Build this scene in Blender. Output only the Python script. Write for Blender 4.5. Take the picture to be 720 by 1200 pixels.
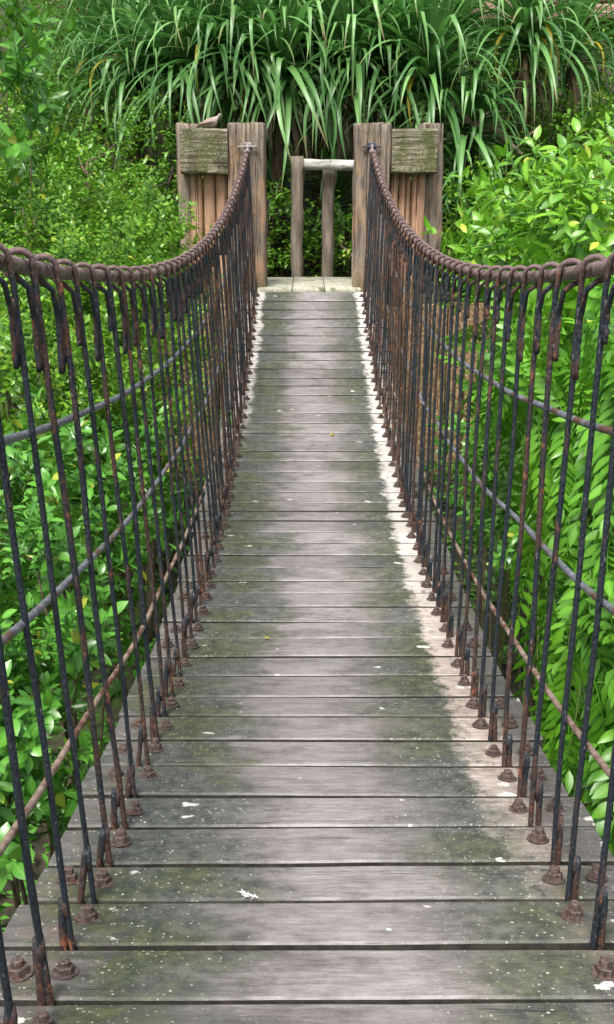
import bpy, math, random
from mathutils import Vector, Matrix, Euler, noise as mnoise

scene = bpy.context.scene
for o in list(bpy.data.objects):
    bpy.data.objects.remove(o)
R = math.radians
random.seed(7)

# ------------------------------------------------------------------ camera, sky, sun, exposure
H = 3.2                                   # eye height above the gully floor
PITCH = R(17.328)
FPX = 1250.0                              # focal length for a 720 x 1200 frame
cam_d = bpy.data.cameras.new('camera')
cam = bpy.data.objects.new('camera', cam_d)
scene.collection.objects.link(cam)
cam.location = (-0.022, 0.0, H)
cam.rotation_euler = (R(90) - PITCH, 0, 0)
cam_d.sensor_fit = 'VERTICAL'
cam_d.sensor_height = 36.0
cam_d.lens = FPX / 1200.0 * 36.0
cam_d.clip_start = 0.03
cam_d.clip_end = 1000
scene.camera = cam

SUN_EL, SUN_AZ = R(62), R(200)
world = bpy.data.worlds.new('World')
scene.world = world
world.use_nodes = True
wn = world.node_tree
wn.nodes.clear()
sky = wn.nodes.new('ShaderNodeTexSky')
sky.sky_type = 'NISHITA'
sky.sun_disc = False
sky.sun_elevation = SUN_EL
sky.sun_rotation = SUN_AZ
sky.dust_density = 4.0
sky.air_density = 1.0
hs = wn.nodes.new('ShaderNodeHueSaturation')
hs.inputs['Saturation'].default_value = 0.40     # a white, overcast sky
bg = wn.nodes.new('ShaderNodeBackground')
bg.inputs['Strength'].default_value = 0.065
wo = wn.nodes.new('ShaderNodeOutputWorld')
wn.links.new(sky.outputs[0], hs.inputs['Color'])
wn.links.new(hs.outputs[0], bg.inputs['Color'])
wn.links.new(bg.outputs[0], wo.inputs['Surface'])

sun_d = bpy.data.lights.new('sun', 'SUN')
sun_d.energy = 1.5
sun_d.angle = R(22)
sun_d.color = (1.0, 0.96, 0.9)
sun = bpy.data.objects.new('sun', sun_d)
scene.collection.objects.link(sun)
sun.location = (0, 0, 20)
# direction the light comes from, matching the sky texture's rotation
sd = Vector((math.sin(SUN_AZ) * math.cos(SUN_EL), math.cos(SUN_AZ) * math.cos(SUN_EL), math.sin(SUN_EL)))
sun.rotation_euler = sd.to_track_quat('Z', 'Y').to_euler()

scene.view_settings.view_transform = 'Standard'
scene.view_settings.look = 'None'
scene.view_settings.gamma = 1.0
scene.view_settings.exposure = 1.88
scene.cycles.max_bounces = 5
scene.cycles.diffuse_bounces = 3
scene.cycles.transmission_bounces = 3
scene.cycles.glossy_bounces = 2

# ------------------------------------------------------------------ helpers
COL = scene.collection


def at(px, py, Y):
    """world point seen at a pixel of the 720 x 1200 photograph, at forward distance Y"""
    c, s = math.cos(PITCH), math.sin(PITCH)
    a, b = (px - 360) / FPX, (py - 600) / FPX
    z = Y / (c - b * s)
    return Vector((-0.022 + a * z, Y, H - z * (s + b * c)))


def sstep(a, b, x):
    t = max(0.0, min(1.0, (x - a) / (b - a)))
    return t * t * (3 - 2 * t)


class MB:
    """collects shapes; build() links them as ONE mesh object"""

    def __init__(self):
        self.v, self.f, self.a, self.rib, self.len = [], [], [], [], []

    def add(self, verts, faces, val=0.0, rib=None, ln=None):
        n = len(self.v)
        self.rib += rib or [0.0] * len(verts)
        self.len += ln or [0.0] * len(verts)
        self.v += [tuple(p) for p in verts]
        self.f += [tuple(i + n for i in f) for f in faces]
        if isinstance(val, (int, float)):
            self.a += [val] * len(verts)
        else:
            self.a += list(val)
        return self

    def box(self, c, s, rot=None, bev=0.0, val=0.0):
        hx, hy, hz = s[0] / 2, s[1] / 2, s[2] / 2
        M = Matrix.Translation(c) @ (rot.to_matrix().to_4x4() if rot else Matrix())
        if bev <= 0:
            p = [(x, y, z) for z in (-hz, hz) for y in (-hy, hy) for x in (-hx, hx)]
            f = [(0, 2, 3, 1), (4, 5, 7, 6), (0, 1, 5, 4), (2, 6, 7, 3), (0, 4, 6, 2), (1, 3, 7, 5)]
        else:
            b = bev
            ring = [(-hx + b, -hy), (hx - b, -hy), (hx, -hy + b), (hx, hy - b), (hx - b, hy), (-hx + b, hy), (-hx, hy - b), (-hx, -hy + b)]
            ins = [(max(-hx + b, min(hx - b, x)), max(-hy + b, min(hy - b, y))) for x, y in ring]
            p = [(x, y, -hz) for x, y in ins] + [(x, y, -hz + b) for x, y in ring] + [(x, y, hz - b) for x, y in ring] + [(x, y, hz) for x, y in ins]
            f = [tuple(range(7, -1, -1)), tuple(range(24, 32))]
            for k in range(3):
                for i in range(8):
                    j = (i + 1) % 8
                    f.append((k * 8 + i, k * 8 + j, k * 8 + 8 + j, k * 8 + 8 + i))
        return self.add([M @ Vector(q) for q in p], f, val)

    def tube(self, pts, rad, n=8, val=0.0, caps=True):
        pts = [Vector(p) for p in pts]
        m = len(pts)
        if isinstance(rad, (int, float)):
            rad = [rad] * m
        if isinstance(val, (int, float)):
            val = [val] * m
        T = [((pts[min(i + 1, m - 1)] - pts[max(i - 1, 0)])).normalized() for i in range(m)]
        up = Vector((0, 0, 1)) if abs(T[0].z) < 0.9 else Vector((1, 0, 0))
        u = T[0].cross(up).normalized()
        vs, av, fs = [], [], []
        for i in range(m):
            u = (u - T[i] * u.dot(T[i])).normalized()
            w = T[i].cross(u)
            for k in range(n):
                a = 2 * math.pi * k / n
                vs.append(pts[i] + (u * math.cos(a) + w * math.sin(a)) * rad[i])
                av.append(val[i])
        for i in range(m - 1):
            for k in range(n):
                j = (k + 1) % n
                fs.append((i * n + k, i * n + j, (i + 1) * n + j, (i + 1) * n + k))
        if caps:
            fs.append(tuple(range(n - 1, -1, -1)))
            fs.append(tuple((m - 1) * n + k for k in range(n)))
        return self.add(vs, fs, av)

    def mesh(self, name, mat, smooth=True):
        me = bpy.data.meshes.new(name)
        me.from_pydata(self.v, [], self.f)
        at_ = me.attributes.new('tint', 'FLOAT', 'POINT')
        at_.data.foreach_set('value', self.a)
        if any(self.rib):
            for nm, dat in (('rib', self.rib), ('along', self.len)):
                me.attributes.new(nm, 'FLOAT', 'POINT').data.foreach_set('value', dat)
        me.materials.append(mat)
        if smooth:
            me.polygons.foreach_set('use_smooth', [True] * len(me.polygons))
        me.update()
        return me

    def build(self, name, mat, parent=None, smooth=True, loc=None):
        return link(name, self.mesh(name, mat, smooth), parent, loc)


def link(name, me, parent=None, loc=None, rot=None, scale=None):
    o = bpy.data.objects.new(name, me)
    COL.objects.link(o)
    if parent is not None:
        o.parent = parent
    if loc is not None:
        o.location = loc
    if rot is not None:
        o.rotation_euler = rot
    if scale is not None:
        o.scale = (scale,) * 3 if isinstance(scale, (int, float)) else scale
    return o


def tag(o, label, cat, group=None):
    o['label'] = label
    o['category'] = cat
    if group:
        o['group'] = group
    return o


def thing(name, label, cat, loc=(0, 0, 0), group=None):
    o = bpy.data.objects.new(name, None)
    COL.objects.link(o)
    o.location = loc
    o.empty_display_size = 0.1
    return tag(o, label, cat, group)


def auto_smooth(o, deg=35):
    me = o.data
    me.polygons.foreach_set('use_smooth', [True] * len(me.polygons))
    me.set_sharp_from_angle(angle=R(deg))


# ------------------------------------------------------------------ materials
class NT:
    def __init__(self, name):
        self.m = bpy.data.materials.new(name)
        self.m.use_nodes = True
        self.t = self.m.node_tree
        self.t.nodes.clear()
        self.out = self.t.nodes.new('ShaderNodeOutputMaterial')

    def n(self, typ, ins=None, **kw):
        d = self.t.nodes.new(typ)
        for k, v in kw.items():
            setattr(d, k, v)
        for k, v in (ins or {}).items():
            self.put(d.inputs[k], v)
        return d

    def put(self, sock, v):
        if isinstance(v, bpy.types.NodeSocket):
            self.t.links.new(v, sock)
        elif isinstance(v, (tuple, list)) and sock.type == 'RGBA' and len(v) == 3:
            sock.default_value = (*v, 1)
        else:
            sock.default_value = v

    def math(self, op, a, b=0.0, c=None, clamp=False):
        d = self.n('ShaderNodeMath', {0: a, 1: b}, operation=op, use_clamp=clamp)
        if c is not None:
            self.put(d.inputs[2], c)
        return d.outputs[0]

    def step(self, x, a, b):
        d = self.n('ShaderNodeMapRange', {'Value': x, 'From Min': a, 'From Max': b, 'To Min': 0.0, 'To Max': 1.0}, interpolation_type='SMOOTHSTEP')
        return d.outputs[0]

    def mix(self, f, a, b, mode='MIX'):
        d = self.n('ShaderNodeMix', data_type='RGBA', blend_type=mode)
        self.put(d.inputs['Factor'], f)
        self.put(d.inputs[6], a)
        self.put(d.inputs[7], b)
        return d.outputs[2]

    def scale(self, vec, s, off=None):
        d = self.n('ShaderNodeVectorMath', {0: vec, 1: s}, operation='MULTIPLY').outputs[0]
        if off is not None:
            d = self.n('ShaderNodeVectorMath', {0: d, 1: off}, operation='ADD').outputs[0]
        return d

    def noise(self, vec, sc, det=4.0, rough=0.55, dist=0.0):
        return self.n('ShaderNodeTexNoise', {'Vector': vec, 'Scale': sc, 'Detail': det, 'Roughness': rough, 'Distortion': dist}).outputs['Fac']

    def pos(self):
        return self.n('ShaderNodeNewGeometry').outputs['Position']

    def objc(self):
        return self.n('ShaderNodeTexCoord').outputs['Object']

    def orand(self):
        return self.n('ShaderNodeObjectInfo').outputs['Random']

    def attr(self, nm='tint'):
        return self.n('ShaderNodeAttribute', attribute_name=nm).outputs['Fac']

    def xyz(self, v):
        return self.n('ShaderNodeSeparateXYZ', {0: v}).outputs

    def comb(self, x, y, z):
        return self.n('ShaderNodeCombineXYZ', {0: x, 1: y, 2: z}).outputs[0]

    def bump(self, h, strength, dist):
        return self.n('ShaderNodeBump', {'Height': h, 'Strength': strength, 'Distance': dist}).outputs[0]

    def finish(self, col, rough=0.7, metal=0.0, normal=None, spec=0.5):
        p = self.n('ShaderNodeBsdfPrincipled', {'Base Color': col, 'Roughness': rough, 'Metallic': metal, 'Specular IOR Level': spec})
        if normal is not None:
            self.put(p.inputs['Normal'], normal)
        self.t.links.new(p.outputs[0], self.out.inputs['Surface'])
        return self.m


def leaf_mat(name, dark, light, odd=None, rough=0.45, trans=0.25, tcol=None, tip=None):
    """dark..light by leaf, a few leaves of colour 'odd'"""
    g = NT(name)
    a = g.attr()
    r = g.orand()
    t = g.math('ADD', g.math('MULTIPLY', a, 0.62), g.math('MULTIPLY', r, 0.38), clamp=True)
    col = g.mix(t, dark, light)
    if odd:
        col = g.mix(g.step(a, 0.955, 0.985), col, odd)
    nz = g.noise(g.objc(), 45.0, 2.0)
    col = g.mix(g.math('MULTIPLY', nz, 0.35), col, g.mix(0.5, col, (0.01, 0.02, 0.005)))
    rib = g.attr('rib')
    col = g.mix(g.math('MULTIPLY', g.step(rib, 0.78, 0.95), 0.35), col, g.mix(0.5, col, (0.40, 0.50, 0.16)))
    col = g.mix(g.math('MULTIPLY', g.step(rib, 0.75, 0.1), 0.28), col, g.mix(0.5, col, dark))
    if tip:
        al = g.math('ADD', g.attr('along'), g.math('ADD', g.math('MULTIPLY', nz, 0.30), g.math('MULTIPLY', r, 0.28)))
        col = g.mix(g.math('MULTIPLY', g.step(al, 1.22, 1.36), 0.9), col, tip)
    p = g.n('ShaderNodeBsdfPrincipled', {'Base Color': col, 'Roughness': rough, 'Specular IOR Level': 0.5})
    tc = g.mix(0.6, col, tcol or (0.16, 0.34, 0.02))
    tr = g.n('ShaderNodeBsdfTranslucent', {'Color': tc})
    mx = g.n('ShaderNodeMixShader', {0: trans, 1: p.outputs[0], 2: tr.outputs[0]})
    g.t.links.new(mx.outputs[0], g.out.inputs['Surface'])
    return g.m


def mat_plank():
    g = NT('weathered_plank')
    P = g.pos()
    s = g.xyz(P)
    x, y = s[0], s[1]
    r = g.orand()
    off = g.comb(g.math('MULTIPLY', r, 37.0), g.math('MULTIPLY', r, 91.0), g.math('MULTIPLY', r, 53.0))
    grain = g.noise(g.scale(P, (11.0, 75.0, 75.0), off), 1.0, 8.0, 0.72, 0.8)
    fine = g.noise(g.scale(P, (10.0, 300.0, 300.0), off), 1.0, 3.0, 0.6, 0.3)
    crack = g.noise(g.scale(P, (3.0, 120.0, 120.0), off), 1.0, 2.0, 0.5, 0.6)
    grit = g.noise(P, 330.0, 3.0, 0.75)
    blotch = g.noise(g.scale(P, (5.0, 11.0, 11.0), off), 1.0, 7.0, 0.68)
    broad = g.noise(P, 2.3, 5.0, 0.62)
    mott = g.noise(P, 30.0, 7.0, 0.75)
    wob = g.math('MULTIPLY', g.math('SUBTRACT', g.noise(P, 7.0, 7.0, 0.7), 0.5), 0.30)
    wob2 = g.math('ADD', g.math('MULTIPLY', g.math('SUBTRACT', blotch, 0.5), 0.42), g.math('MULTIPLY', g.math('SUBTRACT', r, 0.5), 0.10))
    xw = g.math('ADD', x, wob)
    xc = g.math('ADD', xw, wob2)
    ax = g.math('ABSOLUTE', xc)
    axc = g.math('ABSOLUTE', g.math('SUBTRACT', xc, 0.03))
    gm = g.math('ADD', g.math('MULTIPLY', grain, 0.6), g.math('MULTIPLY', mott, 0.4))
    base = g.mix(g.step(gm, 0.30, 0.70), (0.056, 0.050, 0.047), (0.190, 0.172, 0.166))
    # trodden, paler middle with a mauve tone
    track = g.math('SUBTRACT', 1.0, g.step(axc, 0.02, 0.36))
    track = g.math('MULTIPLY', track, g.step(g.math('ADD', blotch, g.math('MULTIPLY', broad, 0.70)), 0.54, 0.94))
    base = g.mix(g.math('MULTIPLY', track, 0.85), base, g.mix(g.step(gm, 0.28, 0.72), (0.185, 0.163, 0.163), (0.42, 0.380, 0.386)))
    # algae, thickest beside the trodden strip
    band = g.math('MULTIPLY', g.step(ax, 0.08, 0.22), g.math('SUBTRACT', 1.0, g.step(ax, 0.36, 0.52)))
    alg = g.step(g.math('ADD', g.math('MULTIPLY', band, 0.20), g.math('ADD', g.math('MULTIPLY', broad, 0.50), g.math('ADD', g.math('MULTIPLY', mott, 0.30), g.math('MULTIPLY', blotch, 0.35)))), 0.525, 0.73)
    alg = g.math('MULTIPLY', alg, g.math('SUBTRACT', 1.0, g.math('MULTIPLY', track, 0.9)))
    algc = g.mix(g.step(g.noise(P, 4.0, 4.0), 0.4, 0.6), g.mix(g.step(mott, 0.35, 0.68), (0.018, 0.030, 0.016), (0.082, 0.098, 0.030)), g.mix(g.step(mott, 0.35, 0.68), (0.028, 0.036, 0.034), (0.105, 0.118, 0.100)))
    base = g.mix(g.math('MULTIPLY', alg, 0.86), base, algc)
    # dry bleached margin along the right hand rods and, far along, the left
    lim = g.math('SUBTRACT', 1.0, g.step(g.math('ADD', g.math('ABSOLUTE', x), g.math('MULTIPLY', wob, 0.2)), 0.455, 0.495))
    yb = g.math('ADD', y, g.math('MULTIPLY', g.math('SUBTRACT', g.noise(P, 5.0, 3.0), 0.5), 2.6))
    xs_ = g.math('ADD', x, g.math('ADD', g.math('MULTIPLY', wob, 0.5), g.math('MULTIPLY', g.math('SUBTRACT', mott, 0.5), 0.10)))
    rb = g.math('MULTIPLY', g.step(xs_, 0.345, 0.385), g.step(yb, 1.2, 2.6))
    lb = g.math('MULTIPLY', g.step(g.math('MULTIPLY', xs_, -1.0), 0.345, 0.375), g.step(yb, 5.6, 7.2))
    bl = g.math('MULTIPLY', g.math('MULTIPLY', g.math('MAXIMUM', rb, lb), lim), g.step(mott, 0.30, 0.46))
    blc = g.mix(g.math('MULTIPLY', g.step(yb, 2.6, 5.0), 0.75), g.mix(g.step(gm, 0.34, 0.66), (0.22, 0.165, 0.135), (0.64, 0.55, 0.49)), g.mix(mott, (0.50, 0.475, 0.45), (0.80, 0.775, 0.74)))
    base = g.mix(g.math('MULTIPLY', bl, 0.92), base, blc)
    # dark grain lines and checks
    base = g.mix(g.math('MULTIPLY', g.step(fine, 0.54, 0.70), 0.28), base, (0.04, 0.037, 0.034))
    base = g.mix(g.math('MULTIPLY', g.step(crack, 0.70, 0.735), 0.75), base, (0.018, 0.016, 0.014))
    # rust bleeding round the bolts
    ru = g.math('MULTIPLY', g.step(g.math('ABSOLUTE', g.math('SUBTRACT', g.math('ABSOLUTE', x), 0.45)), 0.07, 0.0), g.step(mott, 0.45, 0.66))
    base = g.mix(g.math('MULTIPLY', ru, 0.5), base, (0.13, 0.066, 0.04))
    # crusty lichen specks, denser to the sides
    edge = g.step(g.math('ADD', ax, g.math('MULTIPLY', broad, 0.30)), 0.10, 0.50)
    v2 = g.n('ShaderNodeTexVoronoi', {'Vector': P, 'Scale': 120.0, 'Randomness': 1.0})
    c2 = g.xyz(v2.outputs['Color'])
    r2 = g.math('MULTIPLY', g.math('MULTIPLY', g.step(c2[1], 0.45, 1.0), 0.34), g.math('ADD', 0.25, g.math('MULTIPLY', edge, 0.75)))
    d2 = g.math('ADD', v2.outputs['Distance'], g.math('MULTIPLY', g.math('SUBTRACT', grit, 0.5), 0.7))
    sp2 = g.math('LESS_THAN', d2, r2)
    base = g.mix(g.math('MULTIPLY', sp2, g.math('ADD', 0.25, g.math('MULTIPLY', c2[2], 0.5))), base, g.mix(c2[0], (0.30, 0.31, 0.18), (0.62, 0.62, 0.58)))
    base = g.mix(g.math('MULTIPLY', g.step(grit, 0.58, 0.72), 0.33), base, (0.46, 0.44, 0.42))
    # bird droppings, smeared and broken
    Pd = g.scale(P, (1.0, 1.8, 1.0), g.scale(g.n('ShaderNodeTexNoise', {'Vector': P, 'Scale': 28.0, 'Detail': 4.0}).outputs['Color'], (0.07, 0.07, 0.0)))
    v1 = g.n('ShaderNodeTexVoronoi', {'Vector': Pd, 'Scale': 13.0, 'Randomness': 1.0})
    cr = g.xyz(v1.outputs['Color'])
    rad = g.math('MULTIPLY', g.math('MULTIPLY', g.step(cr[0], 0.76, 1.0), 0.27), g.math('ADD', 0.35, g.math('MULTIPLY', edge, 0.65)))
    dd = g.math('ADD', v1.outputs['Distance'], g.math('MULTIPLY', g.math('SUBTRACT', g.noise(P, 120.0, 5.0, 0.75), 0.5), 0.5))
    sp = g.step(g.math('SUBTRACT', rad, dd), -0.015, 0.05)
    base = g.mix(g.math('MULTIPLY', sp, g.math('ADD', 0.40, g.math('MULTIPLY', mott, 0.7)), clamp=True), base, (0.72, 0.71, 0.66))
    base = g.mix(g.math('MULTIPLY', r, 0.60), base, g.mix(0.5, base, (0.03, 0.03, 0.028)))
    hgt = g.math('ADD', g.math('MULTIPLY', gm, 0.7), g.math('ADD', g.math('MULTIPLY', fine, 0.2), g.math('MULTIPLY', grit, 0.2)))
    hgt = g.math('SUBTRACT', hgt, g.math('MULTIPLY', g.step(crack, 0.70, 0.735), 0.5))
    rough = g.math('ADD', 0.34, g.math('MULTIPLY', g.math('SUBTRACT', 1.0, track), 0.24))
    return g.finish(base, rough, 0, g.bump(hgt, 0.8, 0.005), 0.4)


def mat_rod():
    g = NT('peeling_painted_steel')
    P = g.objc()
    r = g.orand()
    off = g.comb(g.math('MULTIPLY', r, 31.0), g.math('MULTIPLY', r, 17.0), g.math('MULTIPLY', r, 71.0))
    n1 = g.noise(g.scale(P, (40.0, 40.0, 14.0), off), 1.0, 6.0, 0.65)
    n2 = g.noise(g.scale(P, (150.0, 150.0, 90.0), off), 1.0, 4.0, 0.6)
    a = g.attr()
    paint = g.mix(n2, (0.006, 0.009, 0.013), (0.030, 0.040, 0.052))
    rust = g.mix(n2, (0.014, 0.009, 0.009), (0.100, 0.055, 0.042))
    rust = g.mix(g.step(g.noise(g.scale(P, (60.0, 60.0, 30.0), off), 1.0, 4.0, 0.7), 0.56, 0.66), rust, (0.25, 0.092, 0.04))
    f = g.step(g.math('ADD', n1, g.math('MULTIPLY', g.math('SUBTRACT', a, 0.5), 0.5)), 0.45, 0.57)
    col = g.mix(f, paint, rust)
    worn = g.step(a, 0.86, 1.0)
    col = g.mix(g.math('MULTIPLY', worn, 0.75), col, g.mix(n2, (0.085, 0.058, 0.058), (0.25, 0.175, 0.17)))
    fl = g.math('MULTIPLY', g.step(g.noise(g.scale(P, (210.0, 210.0, 60.0), off), 1.0, 2.0), 0.66, 0.72), 0.5)
    col = g.mix(fl, col, (0.26, 0.25, 0.25))
    return g.finish(col, g.math('ADD', 0.42, g.math('MULTIPLY', f, 0.35)), 0.0, g.bump(g.math('ADD', n1, g.math('MULTIPLY', n2, 0.8)), 1.0, 0.006), 0.4)


def mat_noisy(name, a, b, sc, rough=0.6, metal=0.0, bump=0.3, dist=0.003, c=None, csc=6.0, cut=(0.5, 0.65), stretch=(1, 1, 1)):
    g = NT(name)
    P = g.objc()
    r = g.orand()
    off = g.comb(g.math('MULTIPLY', r, 31.0), g.math('MULTIPLY', r, 17.0), g.math('MULTIPLY', r, 71.0))
    n1 = g.noise(g.scale(P, tuple(sc * s for s in stretch), off), 1.0, 6.0, 0.62)
    col = g.mix(g.step(n1, 0.3, 0.7), a, b)
    if c:
        n2 = g.noise(g.scale(P, tuple(csc * s for s in stretch), off), 1.0, 4.0, 0.6)
        col = g.mix(g.step(n2, *cut), col, c)
    return g.finish(col, rough, metal, g.bump(n1, bump, dist), 0.4)


def mat_timber(name, lo, hi, warm, green, gcut, gz, wcut=(0.45, 0.7), gs=(38.0, 38.0, 2.2)):
    """weathered post: vertical grain, warm bare patches, green algae that thickens above height gz"""
    g = NT(name)
    P = g.pos()
    r = g.orand()
    off = g.comb(g.math('MULTIPLY', r, 31.0), g.math('MULTIPLY', r, 17.0), g.math('MULTIPLY', r, 71.0))
    grain = g.noise(g.scale(P, gs, off), 1.0, 8.0, 0.72, 0.4)
    spk = g.noise(g.scale(P, (60.0, 60.0, 40.0), off), 1.0, 4.0, 0.7)
    pat = g.noise(g.scale(P, (7.0, 7.0, 3.0), off), 1.0, 4.0, 0.6)
    col = g.mix(g.step(grain, 0.32, 0.66), lo, hi)
    zz = g.xyz(P)[2]
    wf = g.math('MULTIPLY', g.step(pat, *wcut), g.step(zz, 3.62, 3.30))
    col = g.mix(g.math('MULTIPLY', wf, 0.85), col, g.mix(grain, tuple(c * 0.55 for c in warm), warm))
    gf = g.math('MULTIPLY', g.step(g.math('ADD', spk, g.math('MULTIPLY', g.math('SUBTRACT', pat, 0.5), 0.9)), *gcut), g.step(zz, gz - 0.15, gz))
    base_g = g.math('MULTIPLY', g.step(zz, 2.52, 2.36), g.step(spk, 0.35, 0.6))
    col = g.mix(g.math('MULTIPLY', g.math('MAXIMUM', gf, base_g), 0.85), col, g.mix(spk, tuple(c * 0.5 for c in green), green))
    ck = g.noise(g.scale(P, tuple(c * (1.3 if c > 10 else 0.45) for c in gs), off), 1.0, 3.0, 0.5, 0.6)
    col = g.mix(g.math('MULTIPLY', g.step(ck, 0.60, 0.68), 0.75), col, (0.022, 0.016, 0.012))
    col = g.mix(g.math('MULTIPLY', g.step(spk, 0.60, 0.72), g.math('ADD', 0.25, g.math('MULTIPLY', g.step(zz, 3.40, 3.60), 0.5))), col, (0.42, 0.40, 0.36))
    h = g.math('SUBTRACT', g.math('ADD', grain, g.math('MULTIPLY', spk, 0.35)), g.math('MULTIPLY', g.step(ck, 0.60, 0.68), 0.6))
    return g.finish(col, 0.85, 0, g.bump(h, 1.0, 0.02), 0.25)


M = {}
M['plank'] = mat_plank()
M['plankedge'] = mat_noisy('gap_shade_plank_edge', (0.012, 0.011, 0.009), (0.04, 0.036, 0.028), 40, 0.8)  # shade of the gaps painted as near-black on the planks' side faces
M['rod'] = mat_rod()
M['cable'] = mat_noisy('rusty_cable', (0.095, 0.060, 0.060), (0.31, 0.22, 0.215), 90, 0.42, 0.1, 0.5, 0.003, (0.05, 0.022, 0.018), 25)
M['wire'] = mat_noisy('galvanised_wire', (0.10, 0.105, 0.125), (0.27, 0.28, 0.32), 60, 0.5, 0.4, 0.5, 0.002, (0.15, 0.085, 0.06), 10, (0.52, 0.62))
M['rustwire'] = mat_noisy('rust_stained_wire', (0.15, 0.10, 0.075), (0.33, 0.25, 0.20), 60, 0.6, 0.2, 0.5, 0.002, (0.11, 0.05, 0.035), 12, (0.5, 0.6))
M['bolt'] = mat_noisy('rusty_bolt', (0.030, 0.021, 0.019), (0.150, 0.108, 0.095), 160, 0.6, 0.2, 0.06, 0.0005, (0.115, 0.055, 0.038), 70, (0.55, 0.68))
M['steel'] = mat_noisy('grey_steel', (0.16, 0.15, 0.16), (0.40, 0.38, 0.39), 60, 0.5, 0.3, 0.4, 0.002, (0.12, 0.07, 0.06), 30, (0.55, 0.68))
M['darksteel'] = mat_noisy('dark_steel', (0.03, 0.035, 0.05), (0.09, 0.10, 0.13), 60, 0.5, 0.3, 0.4, 0.002)
M['post'] = mat_timber('weathered_post', (0.055, 0.042, 0.033), (0.36, 0.295, 0.23), (0.54, 0.33, 0.20), (0.13, 0.14, 0.05), (0.62, 0.74), 3.3)
M['beam'] = mat_timber('mossy_beam', (0.075, 0.062, 0.040), (0.34, 0.31, 0.22), (0.36, 0.28, 0.17), (0.10, 0.125, 0.035), (0.44, 0.60), 3.1, (0.45, 0.7), (3.0, 38.0, 38.0))
M['board'] = mat_timber('red_brown_board', (0.24, 0.125, 0.075), (0.58, 0.345, 0.22), (0.70, 0.43, 0.27), (0.08, 0.09, 0.03), (0.70, 0.8), 3.3, (0.35, 0.6))
M['rail'] = mat_noisy('grey_weathered_pole', (0.10, 0.08, 0.06), (0.25, 0.205, 0.16), 30, 0.85, 0, 0.8, 0.008, None, 6, (0.5, 0.6), (1, 1, 0.12))
M['palepole'] = mat_noisy('pale_lichen_pole', (0.30, 0.28, 0.25), (0.62, 0.60, 0.57), 30, 0.85, 0, 0.8, 0.008, (0.16, 0.13, 0.10), 14, (0.58, 0.68), (0.2, 1, 1))
M['landing'] = mat_noisy('pale_landing_board', (0.25, 0.235, 0.18), (0.50, 0.485, 0.40), 40, 0.85, 0, 0.6, 0.005, (0.14, 0.16, 0.075), 9, (0.52, 0.66))
M['stem'] = mat_noisy('shrub_stem', (0.045, 0.03, 0.02), (0.16, 0.115, 0.075), 40, 0.85, 0, 0.6, 0.006)
M['greenstem'] = mat_noisy('green_stem', (0.06, 0.11, 0.02), (0.14, 0.19, 0.05), 30, 0.6, 0, 0.2, 0.002)
M['ptrunk'] = mat_noisy('screwpine_trunk', (0.05, 0.032, 0.022), (0.17, 0.11, 0.075), 25, 0.9, 0, 0.9, 0.015)
M['rock'] = mat_noisy('red_brown_rock', (0.13, 0.075, 0.055), (0.34, 0.22, 0.165), 4, 0.9, 0, 1.0, 0.05, (0.09, 0.06, 0.05), 3, (0.5, 0.6), (0.5, 0.5, 3))
M['branch'] = mat_noisy('dry_branch', (0.10, 0.075, 0.05), (0.30, 0.235, 0.16), 30, 0.85, 0, 0.7, 0.005)
M['darkbranch'] = mat_noisy('dark_branch', (0.018, 0.014, 0.011), (0.06, 0.045, 0.033), 30, 0.85, 0, 0.7, 0.005)
M['ground'] = mat_noisy('leaf_litter_soil', (0.012, 0.014, 0.006), (0.05, 0.042, 0.024), 7, 0.95, 0, 1.0, 0.04, (0.035, 0.065, 0.014), 1.3, (0.48, 0.58))
M['pand'] = leaf_mat('screwpine_leaf', (0.024, 0.115, 0.024), (0.225, 0.45, 0.135), None, 0.40, 0.24, (0.10, 0.32, 0.05), (0.22, 0.15, 0.07))
M['pandy'] = leaf_mat('yellow_leaf', (0.42, 0.36, 0.02), (0.58, 0.47, 0.05), None, 0.5, 0.3, (0.5, 0.4, 0.03))
M['pandd'] = leaf_mat('dead_leaf', (0.05, 0.032, 0.02), (0.24, 0.155, 0.10), None, 0.8, 0.15, (0.2, 0.1, 0.05))
M['small'] = leaf_mat('small_shrub_leaf', (0.020, 0.105, 0.008), (0.25, 0.53, 0.03), (0.44, 0.50, 0.04), 0.38, 0.28)
M['far'] = leaf_mat('far_shrub_leaf', (0.018, 0.095, 0.009), (0.22, 0.49, 0.035), (0.38, 0.42, 0.06), 0.42, 0.28)
M['broad'] = leaf_mat('broad_glossy_leaf', (0.012, 0.09, 0.012), (0.15, 0.44, 0.045), (0.38, 0.44, 0.05), 0.30, 0.22)
M['bright'] = leaf_mat('bright_pointed_leaf', (0.035, 0.185, 0.008), (0.25, 0.54, 0.035), (0.48, 0.60, 0.06), 0.36, 0.28, (0.22, 0.44, 0.02), (0.20, 0.14, 0.05))
M['pinn'] = leaf_mat('pinnate_leaflet', (0.018, 0.125, 0.008), (0.19, 0.49, 0.030), (0.40, 0.50, 0.04), 0.36, 0.26, (0.17, 0.42, 0.02))


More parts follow.
